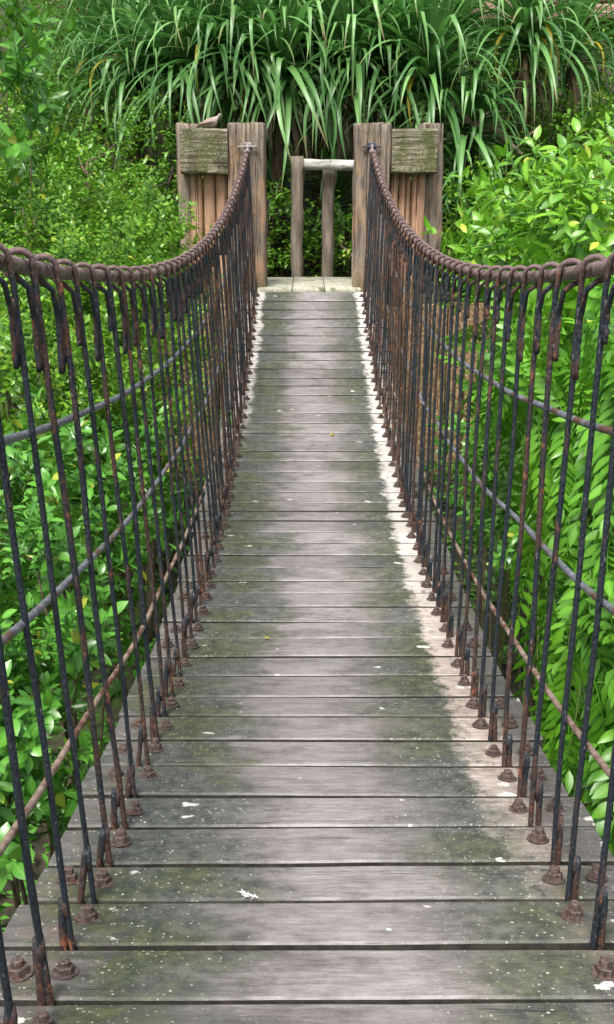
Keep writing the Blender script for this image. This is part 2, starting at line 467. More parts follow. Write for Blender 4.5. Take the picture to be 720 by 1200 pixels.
# ------------------------------------------------------------------ the setting: ground
def gz(x, y):
    wide = sstep(1.3, 1.9, abs(x))
    far = wide * sstep(6.2, 8.9, y) * 2.28 + (1 - wide) * (sstep(5.5, 8.6, y) * 0.85 + sstep(8.95, 9.2, y) * 1.43)
    near = sstep(0.9, -0.9, y) * 2.28
    hill = sstep(10.8, 19.5, y) * 6.2 * (0.75 + 0.25 * math.sin(x * 0.35 + 1.0)) + sstep(3.0, 14.0, abs(x)) * 0.9
    rough = mnoise.noise(Vector((x * 0.7, y * 0.7, 0.0))) * 0.14 + mnoise.noise(Vector((x * 2.3, y * 2.3, 5.0))) * 0.05
    if abs(x) < 0.9 and y > 8.2:
        rough = min(rough, -0.02)
    return max(far, near) + hill + rough


def axis(lo, hi, near, fine, grow):
    a = [lo]
    out = []
    v = 0.0
    st = fine
    while v < hi:
        out.append(v)
        if v > near:
            st *= grow
        v += st
    out.append(hi)
    neg = []
    v, st = -fine, fine
    while v > lo:
        neg.append(v)
        if v < -near:
            st *= grow
        v -= st
    neg.append(lo)
    return neg[::-1] + out


xs = axis(-160, 160, 7, 0.28, 1.35)
ys = [6 + t for t in axis(-160, 160, 11, 0.28, 1.35)]
m = MB()
m.add([(x, y, gz(x, y)) for y in ys for x in xs],
      [(j * len(xs) + i, j * len(xs) + i + 1, (j + 1) * len(xs) + i + 1, (j + 1) * len(xs) + i) for j in range(len(ys) - 1) for i in range(len(xs) - 1)])
ground = m.build('ground', M['ground'])
ground['kind'] = 'structure'


# ------------------------------------------------------------------ the suspension bridge
def dz(y):
    return H + 0.03525 * y * y - 0.30722 * y - 0.81445


def rz(y):
    return H + 0.026144 * y * y - 0.21933 * y + 0.1708


def deck_x(y):
    return 0.022 * (1 - sstep(4.5, 8.3, y))


def dslope(y):
    return 0.0705 * y - 0.30722


bridge = thing('suspension_bridge', 'weathered plank footbridge sagging between rusty rod railings', 'bridge', (0, 0, 0))

# gap lines between planks, as they stand in the photograph's perspective (metres along the bridge)
rng = random.Random(3)
gaps = [-0.62]
pat = [0.156, 0.155, 0.143, 0.167, 0.156, 0.174, 0.162, 0.166, 0.148, 0.174, 0.165, 0.177, 0.162, 0.163, 0.152, 0.138, 0.165, 0.15, 0.155, 0.149, 0.153, 0.134, 0.124, 0.165, 0.156, 0.16]
first = 1.283
y = first
back = []
while y > -0.6:
    y -= rng.uniform(0.148, 0.17)
    back.append(y)
gaps = back[::-1] + [first]
for p in pat:
    gaps.append(gaps[-1] + p)
while gaps[-1] < 8.35:
    gaps.append(gaps[-1] + rng.uniform(0.138, 0.178))
gaps.append(8.60)

# one bolt: washer, hexagon nut, threaded stud
bm_ = MB()


def disc(mb, r0, r1, z0, z1, n, val, ph=0.0):
    vs = [(math.cos(ph + 2 * math.pi * k / n) * r0, math.sin(ph + 2 * math.pi * k / n) * r0, z0) for k in range(n)]
    vs += [(math.cos(ph + 2 * math.pi * k / n) * r1, math.sin(ph + 2 * math.pi * k / n) * r1, z1) for k in range(n)]
    fs = [(k, (k + 1) % n, n + (k + 1) % n, n + k) for k in range(n)] + [tuple(n + k for k in range(n))]
    mb.add(vs, fs, val)


bolt_meshes = []
for k in range(4):
    b = MB()
    rr = random.Random(k)
    disc(b, 0.0240, 0.0240, 0.0, 0.0024, 18, 0.7)
    ph = rr.random()
    disc(b, 0.0172, 0.0172, 0.0024, 0.0138, 6, 0.5, ph)
    disc(b, 0.0172, 0.0155, 0.0138, 0.0150, 6, 0.5, ph)
    hs_ = 0.022 + 0.004 * rr.random()
    disc(b, 0.0105, 0.0105, 0.0150, hs_, 12, 0.4)
    disc(b, 0.0105, 0.0085, hs_, hs_ + 0.0015, 12, 0.4)
    bolt_meshes.append(b.mesh('bolt', M['bolt'], False))

GAP = 0.015
for i in range(len(gaps) - 1):
    y0, y1 = gaps[i] + GAP / 2, gaps[i + 1] - GAP / 2
    yc = (y0 + y1) / 2
    w = (y1 - y0)
    hw0, hw1 = 0.545 + rng.uniform(-0.012, 0.01), 0.545 + rng.uniform(-0.012, 0.01)
    nx = 14
    prof = [(-0.5, -1.0), (-0.5, -0.12), (-0.475, -0.015), (-0.25, 0.0), (0.0, 0.0), (0.25, 0.0), (0.475, -0.015), (0.5, -0.12), (0.5, -1.0)]
    cup = rng.uniform(-0.001, 0.002)
    vs, fs = [], []
    sd_ = rng.random() * 100
    for a in range(nx + 1):
        x = -hw0 + (hw0 + hw1) * a / nx
        e0 = mnoise.noise(Vector((x * 5, sd_, 0))) * 0.0028
        e1 = mnoise.noise(Vector((x * 5, sd_ + 9, 0))) * 0.0028
        bow = mnoise.noise(Vector((x * 1.6, sd_ + 3, 0))) * 0.0025
        for t, zz in prof:
            yy = t * w + (e0 if t < 0 else e1)
            vs.append((x, yy, zz * 0.038 + (cup * (1 - 4 * t * t) + bow if zz > -0.5 else 0)))
    n = len(prof)
    for a in range(nx):
        for k in range(n):
            j = (k + 1) % n
            fs.append((a * n + k, (a + 1) * n + k, (a + 1) * n + j, a * n + j))
    fs.append(tuple(range(n)))
    fs.append(tuple(nx * n + k for k in range(n - 1, -1, -1)))
    pm = MB().add(vs, fs)
    pl = pm.build('plank', M['plank'], bridge, False, (deck_x(yc), yc, dz(yc) + rng.uniform(-0.0012, 0.0012)))
    auto_smooth(pl, 40)
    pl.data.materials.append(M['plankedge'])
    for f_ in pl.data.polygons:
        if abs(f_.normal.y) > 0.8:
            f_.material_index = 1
    pl.rotation_euler = (math.atan(dslope(yc)), rng.uniform(-0.004, 0.004), rng.uniform(-0.004, 0.006) + (0.008 if yc < 2 else 0.0))
    if yc > 0.5:
        for sx, bx in ((-1, 0.413), (1, 0.413), (-1, 0.487), (1, 0.487)):
            if bx > 0.45 and rng.random() < 0.25:
                continue
            bo = link('bolt', bolt_meshes[rng.randrange(4)], pl,
                 (sx * (bx + rng.uniform(-0.006, 0.006)), rng.uniform(-0.012, 0.012), 0.0015), (rng.uniform(-.09, .09), rng.uniform(-.09, .09), rng.uniform(0, 6)))
            bo.scale = (rng.uniform(.82, .98),) * 2 + (rng.uniform(.7, 1.1),)

# main cables, deck cables, mid wires
RX = 0.475


def run(fn, xf, rad, mat, name, y0=-0.9, y1=8.64, n=120, sides=10, amp=0.0, seed=0):
    mb = MB()
    pts = []
    for k in range(n + 1):
        yy = y0 + (y1 - y0) * k / n
        pts.append((xf(yy) + amp * mnoise.noise(Vector((yy * 1.5, seed, 0))), yy, fn(yy) + amp * mnoise.noise(Vector((yy * 1.5, seed, 7)))))
    mb.tube(pts, rad, sides)
    return mb.build(name, mat, bridge)


def foot_x(s, y):
    return s * 0.420 + deck_x(y)


for s in (-1, 1):
    run(rz, lambda yy: s * RX, 0.0135, M['cable'], 'handrail_cable', amp=0.004, seed=s * 3)
    run(lambda yy: dz(yy) - 0.055, lambda yy: s * 0.448 + deck_x(yy), 0.014, M['cable'], 'deck_cable', n=60)
    for k, (fr, mt, rd) in enumerate(((0.765, 'wire', 0.0068), (0.515, 'wire', 0.0062), (0.27, 'rustwire', 0.0058))):
        run(lambda yy: dz(yy) + fr * (rz(yy) - dz(yy)), lambda yy: foot_x(s, yy) * (1 - fr) + s * (RX - 0.022) * fr + s * 0.0125, rd, M[mt], 'side_wire', n=90, sides=8, amp=0.010, seed=s * 10 + k)

# balusters: up from a gap, over the cable, back under it to the rod
for i, gy in enumerate(gaps[1:-1]):
    if gy < 0.35:
        continue
    for s in (-1, 1):
        mb = MB()
        zd, zr = dz(gy), rz(gy)
        rr = 0.0056 * rng.uniform(0.90, 1.10)
        fx, tx = foot_x(s, gy) + rng.uniform(-0.004, 0.004), s * (RX - 0.021)
        lean = rng.uniform(-0.012, 0.012)
        pts, rad, val = [], [], []
        tone = rng.uniform(-0.28, 0.14)
        pts.append((fx, gy, zd - 0.07)); rad.append(rr); val.append(0.6)
        nseg = 16
        for k in range(nseg + 1):
            t = k / nseg
            pts.append((fx + (tx - fx) * t + 0.008 * mnoise.noise(Vector((t * 2.2, gy * 5, s))), gy + lean * t + 0.010 * math.sin(math.pi * t) * mnoise.noise(Vector((t * 3, gy * 5, s + 9))), zd - 0.02 + (zr - zd - 0.02) * t))
            rad.append(rr * (1 + 0.10 * mnoise.noise(Vector((t * 14, gy * 3, s)))))
            val.append(0.72 + tone - 0.34 * sstep(0, 0.25, t) + 0.22 * mnoise.noise(Vector((t * 4, gy * 3, s * 5))) + 0.20 * sstep(2.5, 6, gy))
        # loop over the cable, drifting towards the near bank, and out below it
        C = Vector((s * RX, gy + lean, zr))
        rl = 0.0135 + rr
        drift = 0.048
        for k in range(1, 13):
            a = k / 12 * R(275)
            d = drift * (k / 12)
            ang = R(180) - a
            off = Vector((s * math.cos(ang) * rl, -d, math.sin(ang) * rl))
            yy = gy + lean - d
            pts.append((s * RX + off.x, yy, rz(yy) + off.z + (0.003 if k < 8 else 0)))
            rad.append(rr * 0.97); val.append(1.0 if k < 8 else 0.6)
        tl = rng.uniform(0.045, 0.125)           # welded lap
        zj = zr - rng.uniform(0.055, 0.075)
        jx = tx + s * rr * 0.7
        for t, (yy, zz) in enumerate(((gy + lean - 0.036, zr - 0.030), (gy + lean - 0.018, zj))):
            pts.append((jx, yy, zz))
            rad.append(rr * 0.9); val.append(0.40)
        for t in range(9):
            pts.append((jx + rng.uniform(-.0008, .0008), gy + lean - 0.009 + rng.uniform(-.0012, .0012), zj - 0.012 - (tl - 0.012) * t / 8))
            rad.append(rr * rng.uniform(0.8, 1.15) * (0.8 if t == 8 else 1)); val.append(0.35 + 0.3 * rng.random())
        mb.tube(pts, rad, 7, val)
        # weld lumps on the lap
        lw = [(tx + s * rr * rng.uniform(.2, .6), gy + lean - 0.004 + rng.uniform(-.0012, .0012), zj + 0.006 - (tl + 0.004) * t / 7) for t in range(8)]
        mb.tube(lw, [rr * 0.6] + [rr * rng.uniform(.85, 1.3) for t in range(6)] + [rr * 0.6], 7, [0.3 + 0.35 * rng.random() for t in range(8)])
        # the other end comes back up through the gap as a short stub
        st = rng.uniform(0.075, 0.13)
        sx2 = fx + s * (rng.uniform(0.010, 0.014) if s > 0 or rng.random() < 0.4 else rng.uniform(0.018, 0.027))
        tx2 = fx + s * rr * rng.uniform(1.5, 2.4)
        mb.tube([(fx, gy, zd - 0.07), ((fx + sx2) / 2, gy, zd - 0.08), (sx2, gy, zd - 0.06)] +
                [(sx2 + (tx2 - sx2) * t / 5, gy + rng.uniform(-.001, .001), zd + st * t / 5) for t in range(6)],
                [rr, rr, rr] + [rr * rng.uniform(1.0, 1.35) for t in range(5)] + [rr * 0.9], 7, [.7, .7, .7] + [.75 - .08 * t for t in range(6)])
        # weld between stub and rod
        mb.tube([((fx + tx2) / 2, gy - 0.002, zd + st * 0.55), ((fx + tx2) / 2, gy - 0.002, zd + st * 0.8), ((fx + tx2) / 2, gy, zd + st * 1.05)], [rr * .6, rr * 1.1, rr * .7], 6, 0.55)
        mb.build('baluster', M['rod'], bridge)

# landing boards at the far bank
LZ = dz(8.6) + 0.022
for k, (x0, x1) in enumerate(((-0.415, -0.142), (-0.137, 0.118), (0.123, 0.405))):
    lb = MB().box((0, 0, 0), (x1 - x0, 1.02, 0.06), None, 0.006)
    o = lb.build('landing_board', M['landing'], bridge, False, ((x0 + x1) / 2, 9.125, LZ - 0.03 + 0.003 * (k == 1)))
    auto_smooth(o, 50)


# ------------------------------------------------------------------ towers at the far bank
def rough_post(name, parent, mat, cx, cy, w, d, z0, z1, seed, lean=0.0):
    """squared timber with worn arrises, wavy sides and a rounded top"""
    mb = MB()
    n = 28
    vs, fs = [], []
    lv = 26
    rr = random.Random(seed)
    for k in range(lv + 3):
        t = min(k / lv, 1.0)
        z = z0 + (z1 - z0) * t
        sh = 1.0
        if k == lv + 1:
            z, sh = z1 + 0.012, 0.93
        if k == lv + 2:
            z, sh = z1 + 0.016, 0.5
        for q in range(n):
            a = 2 * math.pi * (q + 0.5) / n
            ca, sa = math.cos(a), math.sin(a)
            e = 0.28
            ux = math.copysign(abs(ca) ** e, ca)
            uy = math.copysign(abs(sa) ** e, sa)
            jx = mnoise.noise(Vector((ux * 1.3 + uy * 2.1, z * 3, seed))) * 0.018 + mnoise.noise(Vector((q * 0.9, z * 2.0, seed + 5))) * 0.008 - 0.010 * max(0.0, mnoise.noise(Vector((q * 2.3, z * 0.8, seed + 2))))
            vs.append((ux * w / 2 * sh + jx + lean * t, uy * d / 2 * sh + jx * 0.5, z + (0.012 * mnoise.noise(Vector((ux * 2, uy * 2, seed))) if k >= lv else 0)))
    L = lv + 3
    for k in range(L - 1):
        for q in range(n):
            j = (q + 1) % n
            fs.append((k * n + q, k * n + j, (k + 1) * n + j, (k + 1) * n + q))
    fs.append(tuple((L - 1) * n + q for q in range(n)))
    mb.add(vs, fs)
    o = mb.build(name, mat, parent, False, (cx, cy, 0))
    auto_smooth(o, 40)
    return o


for s, side in ((-1, 'left'), (1, 'right')):
    lab = ('timber bridge tower of posts and red-brown boards, dove on its beam' if s < 0 else
           'timber bridge tower of posts and red-brown boards, beside the pale pole rail')
    tw = thing('bridge_tower', lab, 'tower', (s * 0.7, 8.86, 2.25), 'towers at the far end of the bridge')
    tw_inv = (s * 0.7, 8.86, 2.25)

    def child(o):
        o.location = Vector(o.location) - Vector(tw_inv)
        return o
    child(rough_post('post', tw, M['post'], s * 0.488, 8.83, 0.285, 0.26, 2.05, 3.60, 11 + s))
    child(rough_post('post', tw, M['post'], s * 0.965, 8.98, 0.17 if s < 0 else 0.19, 0.20, 2.05, 3.605, 21 + s))
    # cross beam
    cb = MB()
    bx0, bx1 = 0.634, (1.005 if s < 0 else 0.985)
    nb = 10
    vs, fs = [], []
    for k in range(nb + 1):
        x = bx0 + (bx1 - bx0) * k / nb
        for q, (yy, zz) in enumerate(((-.09, -.165), (.09, -.165), (.10, -.15), (.10, .15), (.085, .165), (-.085, .168), (-.105, .15), (-.105, -.15))):
            vs.append((s * x, yy + 0.008 * mnoise.noise(Vector((x * 9, q, s))), zz + 0.010 * mnoise.noise(Vector((x * 7, q * 2, s + 4)))))
    for k in range(nb):
        for q in range(8):
            j = (q + 1) % 8
            fs.append((k * 8 + q, k * 8 + j, (k + 1) * 8 + j, (k + 1) * 8 + q))
    fs += [tuple(range(7, -1, -1)), tuple(nb * 8 + q for q in range(8))]
    cb.add(vs, fs)
    o = cb.build('cross_beam', M['beam'], tw, False, Vector((0, 8.79, 3.405)) - Vector(tw_inv))
    auto_smooth(o, 40)
    # half-round boards under the beam
    xb = 0.634
    k = 0
    for wd in ((0.115, 0.10, 0.10) if s < 0 else (0.07, 0.10, 0.115)):
        mb = MB()
        nseg, lv = 9, 6
        vs, fs = [], []
        for l in range(lv + 1):
            z = 2.1 + (3.29 - 2.1) * l / lv
            for q in range(nseg + 1):
                a = math.pi * q / nseg
                jit = 0.006 * mnoise.noise(Vector((q * 0.7, z * 2.5, xb * 30)))
                vs.append((s * (xb + wd / 2 - math.cos(a) * (wd / 2 - 0.003)), -math.sin(a) ** 0.8 * 0.05 + jit, z))
            vs.append((s * (xb + wd - 0.003), 0.03, z))
            vs.append((s * (xb + 0.003), 0.03, z))
        n = nseg + 3
        for l in range(lv):
            for q in range(n):
                j = (q + 1) % n
                fs.append((l * n + q, l * n + j, (l + 1) * n + j, (l + 1) * n + q))
        fs.append(tuple(lv * n + q for q in range(n)))
        mb.add(vs, fs)
        o = mb.build('board', M['board'], tw, False, Vector((0, 8.85 + 0.012 * (k % 2), 0)) - Vector(tw_inv))
        auto_smooth(o, 45)
        xb += wd
        k += 1
    # T-shaped anchor for the handrail cable
    ax_, az_ = s * 0.478, rz(8.64) + 0.012
    am = MB()
    am.box((ax_, 8.672, az_), (0.150, 0.022, 0.013), None, 0.003)
    am.box((ax_, 8.69, az_), (0.06, 0.02, 0.06), None, 0.004)
    o = am.build('anchor_bar', M['darksteel' if s > 0 else 'steel'], tw, False, -Vector(tw_inv))
    sm = MB()
    sm.tube([(ax_, 8.664, az_ + 0.016), (ax_, 8.652, az_ - 0.002), (s * RX, 8.62, az_ - 0.018), (s * RX, 8.52, rz(8.52) + 0.002)], [0.008, 0.013, 0.012, 0.014], 9)
    sm.tube([(s * RX - 0.026, 8.53, rz(8.53)), (s * RX + 0.026, 8.53, rz(8.53))], 0.009, 8)
    sm.build('shackle', M['steel'], tw, True, -Vector(tw_inv))


# ------------------------------------------------------------------ timber abutment under the far landing
ab = thing('retaining_wall', 'red-brown timber retaining wall of upright boards under the far towers', 'wall', (0, 8.7, 0.8))
rr_ = random.Random(12)
x = -1.42
while x < 1.40:
    w = rr_.uniform(0.15, 0.2)
    zt = 2.24 + rr_.uniform(-0.03, 0.03)
    if abs(x + w / 2) < 0.62:
        zt = min(zt, LZ - 0.10)
    hgt = zt - 0.5
    o = MB().box((0, 0, hgt / 2), (w - 0.012, 0.05, hgt), None, 0.006).build('board', M['board'], ab, False, (x + w / 2, rr_.uniform(-.008, .008), 0.5 - 0.8))
    x += w


# ------------------------------------------------------------------ pole rail behind the landing
def pole(name, parent, mat, p0, p1, r, seed, n=10):
    p0, p1 = Vector(p0), Vector(p1)
    mb = MB()
    L = 9
    pts = [p0.lerp(p1, k / L) + Vector((mnoise.noise(Vector((k * .5, seed, 0))), mnoise.noise(Vector((k * .5, seed, 5))), 0)) * 0.01 for k in range(L + 1)]
    mb.tube(pts, [r * (1 + 0.12 * mnoise.noise(Vector((k * .8, seed, 9)))) for k in range(L + 1)], n)
    return mb.build(name, mat, parent)


pr = thing('pole_rail', 'low rail of grey posts and a pale horizontal pole behind the landing', 'railing', (0.0, 9.75, 2.3))
base = Vector((0.0, 9.75, 2.3))
a0, a1 = at(348, 340, 9.72), at(348.5, 183, 9.72)
b0, b1 = at(384, 340, 9.90), at(385, 190, 9.90)
pole('post', pr, M['rail'], a0 - base, a1 - base, 0.056, 1)
pole('post', pr, M['rail'], b0 - base, b1 - base, 0.057, 2)
pole('cross_pole', pr, M['palepole'], at(351, 192.5, 9.76) - base, at(470, 195, 9.79) - base, 0.047, 3)


# ------------------------------------------------------------------ plants
def leaf(mb, base, d, up, L, W, val, n=4, droop=0.3, fold=0.25, shape=1.0):
    """one leaf: folded along the midrib, pointed, arching; n segments long"""
    d = d.normalized()
    sx = d.cross(up)
    if sx.length < 1e-4:
        sx = d.orthogonal()
    sx.normalize()
    up = sx.cross(d).normalized()
    vs, fs = [], []
    for k in range(n + 1):
        t = k / n
        c = base + d * (L * t * (1 - 0.15 * droop * t)) - up * (droop * L * 0.5 * t * t)
        if k == 0 or k == n:
            w = 0.04 * W
        else:
            w = W * 0.5 * math.sin(math.pi * t ** shape) ** 0.8
        vs += [c - sx * w + up * (w * fold), c, c + sx * w + up * (w * fold)]
    for k in range(n):
        a = k * 3
        fs += [(a, a + 1, a + 4, a + 3), (a + 1, a + 2, a + 5, a + 4)]
    mb.add(vs, fs, val, [0.0, 1.0, 0.0] * (n + 1), [k // 3 / n for k in range(3 * n + 3)])


def rdir(rr):
    while True:
        v = Vector((rr.uniform(-1, 1), rr.uniform(-1, 1), rr.uniform(-1, 1)))
        if 0.05 < v.length < 1:
            return v.normalized()


def sprig_mesh(seed, mat, nleaf, twig, L, W, stemr, spread, n=3, droop=0.3, shape=0.9, stemval=0.2):
    """a twig along +Z with leaves all round"""
    rr = random.Random(seed)
    mb = MB()
    bend = Vector((rr.uniform(-.3, .3), rr.uniform(-.3, .3), 0))
    pts = [Vector((0, 0, twig * t)) + bend * twig * t * t for t in (0, .33, .66, 1)]
    mb.tube(pts, [stemr, stemr * .8, stemr * .6, stemr * .3], 4, stemval, False)
    for k in range(nleaf):
        t = 0.12 + 0.88 * (k + rr.random() * 0.5) / nleaf
        p = Vector((0, 0, twig * t)) + bend * twig * t * t
        a = k * 2.4 + rr.uniform(-.4, .4)
        el = rr.uniform(-0.1, 0.8) + 0.5 * (t > 0.85)
        d = Vector((math.cos(a) * math.cos(el), math.sin(a) * math.cos(el), math.sin(el)))
        p = p + d * spread * rr.random()
        leaf(mb, p, d, Vector((0, 0, 1)) + rdir(rr) * 0.35, L * rr.uniform(.65, 1.1), W * rr.uniform(.75, 1.1), rr.random(), n, droop * rr.uniform(.3, 1.5), rr.uniform(.1, .4), shape)
    return mb.mesh('leaf_sprig', mat)


def frond_mesh(seed, mat, pairs, length, L, W, sag):
    """pinnate compound leaf lying along +Z, face to +Y"""
    rr = random.Random(seed)
    mb = MB()
    N_ = 8
    pts = []
    for k in range(N_ + 1):
        t = k / N_
        pts.append(Vector((0.03 * math.sin(t * 2 + seed), -sag * length * t * t, length * t * (1 - 0.25 * sag * t))))
    mb.tube(pts, [0.0035 * (1 - 0.75 * k / N_) for k in range(N_ + 1)], 4, 0.7, False)
    for k in range(pairs):
        t = 0.14 + 0.84 * k / (pairs - 1)
        f = t * N_
        i0 = min(int(f), N_ - 1)
        p = pts[i0].lerp(pts[i0 + 1], f - i0)
        tg = (pts[i0 + 1] - pts[i0]).normalized()
        sc = 0.72 + 0.38 * math.sin(math.pi * min(t * 1.05, 1))
        for sgn in (-1, 1):
            d = Vector((sgn, 0, 0)) * 0.82 + tg * 0.55 + Vector((0, -0.18 - 0.25 * rr.random(), 0))
            leaf(mb, p, d, Vector((0, 1, 0)) + rdir(rr) * 0.25, L * sc * rr.uniform(.85, 1.12), W * sc, rr.uniform(.1, .95), 4, rr.uniform(.15, .55), rr.uniform(.1, .3), 0.85)
    tg = (pts[-1] - pts[-2]).normalized()
    leaf(mb, pts[-1], tg, Vector((0, 1, 0)), L * 0.95, W * .9, 0.8, 4, .3, .2, .85)
    return mb.mesh('frond', mat)


SPRIG = {
    'small': [sprig_mesh(100 + k, M['small'], 40, 0.24, 0.036, 0.022, 0.0022, 0.03, 2, 0.25) for k in range(6)],
    'broad': [sprig_mesh(200 + k, M['broad'], 18, 0.20, 0.064, 0.029, 0.003, 0.014, 4, 0.45, 1.0) for k in range(6)],
    'bright': [sprig_mesh(300 + k, M['bright'], 16, 0.24, 0.098, 0.038, 0.003, 0.014, 4, 0.5, 0.85) for k in range(6)],
    'pinn': [frond_mesh(400 + k, M['pinn'], 10 + k % 3, 0.44 + 0.03 * k, 0.082, 0.032, 0.25 + 0.08 * (k % 4)) for k in range(6)],
}


def orient(d, roll):
    """euler that turns +Z to d, rolled about d"""
    q = d.to_track_quat('Z', 'Y')
    return (q @ Euler((0, 0, roll)).to_quaternion()).to_euler()


def stems(parent, base, tips, rr, mat, r0=0.016, name='stem'):
    for tip in tips:
        mb = MB()
        tip = Vector(tip)
        mid = Vector((tip.x * 0.35 + rr.uniform(-.08, .08), tip.y * 0.35 + rr.uniform(-.08, .08), tip.z * 0.5))
        pts = []
        for k in range(8):
            t = k / 7
            pts.append((mid * (2 * t * (1 - t)) + tip * t * t) + Vector((mnoise.noise(Vector((t * 4, tip.x * 9, 0))), mnoise.noise(Vector((t * 4, tip.y * 9, 3))), 0)) * 0.03 * t)
        mb.tube(pts, [r0 * (1 - 0.8 * k / 7) for k in range(8)], 6, 0.3)
        mb.build(name, mat, parent)


def clear_of_bridge(p, r=0.0):
    """keep foliage out of the walkway and off the lens"""
    if -0.4 < p.y < 8.9 and abs(p.x) < 0.62 + r and p.z > dz(max(p.y, 0)) - 0.35:
        return False
    if p.y > 8.4 and p.y < 10.0 and abs(p.x) < 1.12 + r and p.z > 2.3:
        return False
    if p.y < 1.1 and abs(p.x) < 0.62:
        return False
    return True


def shrub(name, label, cat, lobes, kind, count, seed, group, sc=(0.8, 1.25), outward=0.75, stemmat='stem', nst=6, rmin=0.45, stem_r=0.014):
    """lobes: (centre, radii); leaf sprigs spread through and over the lobes"""
    rr = random.Random(seed)
    cx = sum(l[0][0] for l in lobes) / len(lobes)
    cy = sum(l[0][1] for l in lobes) / len(lobes)
    b = Vector((cx, cy, gz(cx, cy) - 0.03))
    root = thing(name, label, cat, b, group)
    vol = [l[1][0] * l[1][1] * l[1][2] for l in lobes]
    tips = []
    meshes = SPRIG[kind]
    made = 0
    guard = 0
    while made < count and guard < count * 6:
        guard += 1
        c, rad = rr.choices(lobes, vol)[0]
        d = rdir(rr)
        q = rr.uniform(rmin, 1.0) ** 0.6
        bump = 1 + 0.22 * mnoise.noise(d * 2.2 + Vector((seed, 0, 0)))
        p = Vector(c) + Vector((d.x * rad[0], d.y * rad[1], d.z * rad[2])) * q * bump
        if not clear_of_bridge(p, 0.10):
            continue
        if p.z < gz(p.x, p.y) + 0.02:
            continue
        dirv = (d * outward + Vector((0, 0, 0.55)) + rdir(rr) * 0.5)
        if kind == 'pinn':
            dirv = Vector((d.x * 0.8, d.y * 0.8 - 0.25, rr.uniform(-0.75, 0.45))) + rdir(rr) * 0.35
            dirv.x -= math.copysign(0.2, cx)
            dirv.normalize()
            q_ = dirv.to_track_quat('Z', 'Y').to_matrix()
            # turn the blade's face to the sky
            yv = Vector((0, 0, 1)) - dirv * dirv.z
            yv.normalize()
            xv = yv.cross(dirv)
            rot = Matrix((xv, yv, dirv)).transposed().to_euler()
            rot.rotate_axis('Z', rr.uniform(-.5, .5))
            tip = p + dirv * 0.52
            if min(abs(tip.x), abs(p.x)) < 0.60 or not clear_of_bridge(tip, 0.12):
                continue
        else:
            rot = orient(dirv.normalized(), rr.uniform(0, 6.28))
        link('frond' if kind == 'pinn' else 'leaf_sprig', meshes[rr.randrange(len(meshes))], root, p - b, rot, rr.uniform(*sc))
        if len(tips) < nst:
            tips.append(p - b)
        made += 1
    stems(root, b, tips, rr, M[stemmat], stem_r)
    return root


def joined_shrub(name, label, cat, lobes, matname, nleaf, L, W, seed, group, nst=4):
    """far shrub: leaves too small to pick apart, joined as one crown"""
    rr = random.Random(seed)
    cx = sum(l[0][0] for l in lobes) / len(lobes)
    cy = sum(l[0][1] for l in lobes) / len(lobes)
    b = Vector((cx, cy, gz(cx, cy) - 0.05))
    root = thing(name, label, cat, b, group)
    mb = MB()
    vol = [l[1][0] * l[1][1] * l[1][2] for l in lobes]
    tips = []
    k = 0
    # leaves in small tufts, so the crown breaks into clumps with gaps
    while k < nleaf:
        c, rad = rr.choices(lobes, vol)[0]
        d = rdir(rr)
        q = rr.uniform(0.35, 1.0) ** 0.55
        bump = 1 + 0.3 * mnoise.noise(d * 2.6 + Vector((seed, 3, 0)))
        p = Vector(c) + Vector((d.x * rad[0], d.y * rad[1], d.z * rad[2])) * q * bump
        if not clear_of_bridge(p, 0.06) or p.z < gz(p.x, p.y):
            k += 2
            continue
        if len(tips) < nst and q > 0.6:
            tips.append(p - b)
        tone = min(1, max(0, rr.gauss(0.5, 0.22)))
        td = (d + Vector((0, 0, 0.4)) + rdir(rr) * 0.4).normalized()
        for j in range(rr.randint(8, 13)):
            dd = (td * 0.35 + rdir(rr)).normalized()
            dd.z = dd.z * 0.6 + 0.05
            pp = p + rdir(rr) * 0.045 + td * rr.uniform(-.09, .09)
            v = min(1, max(0, tone + rr.uniform(-.22, .22)))
            if rr.random() < 0.012:
                v = 1.0
            leaf(mb, pp - b, dd, Vector((0, 0, 1)) + rdir(rr) * 0.5, L * rr.uniform(.6, 1.15), W * rr.uniform(.7, 1.1), v, 2, 0.3, 0.25, 0.9)
            k += 1
    o = mb.build('foliage', M[matname], root)
    o['kind'] = 'stuff'
    stems(root, b, tips, rr, M['stem'], 0.02)
    return root


# ---- screwpines: rosettes of long arching strap leaves
def strap_mesh(seed, mat, L, W, el, bend, name='leaf', kink=0.0):
    rr = random.Random(seed)
    mb = MB()
    n = 11
    a = el
    p = Vector((0.03, 0, 0.0))
    vs, fs = [], []
    tone = rr.random()
    for k in range(n + 1):
        t = k / n
        w = W * 0.5 * (0.75 + 0.5 * t if t < 0.3 else (0.9 * (1 - ((t - 0.3) / 0.7) ** 1.7)) + 0.015)
        d = Vector((math.cos(a), 0.0, math.sin(a)))
        nr = Vector((-math.sin(a), 0, math.cos(a)))
        fold = 0.5 * (1 - t) + 0.12
        side = 0.10 * L * t * t * math.sin(seed * 1.7)
        c = p + Vector((0, side, 0))
        vs += [c + Vector((0, -w, 0)) + nr * w * fold, c, c + Vector((0, w, 0)) + nr * w * fold]
        p = p + d * (L / n)
        a -= bend * (0.35 + 1.5 * t) / n
        if kink and k == int(n * (0.45 + 0.25 * kink)):
            a -= 0.9
        a = max(a, -1.52)
    for k in range(n):
        q = k * 3
        fs += [(q, q + 1, q + 4, q + 3), (q + 1, q + 2, q + 5, q + 4)]
    mb.add(vs, fs, tone, [0.0, 1.0, 0.0] * (n + 1), [k // 3 / n for k in range(3 * n + 3)])
    return mb.mesh(name, mat)


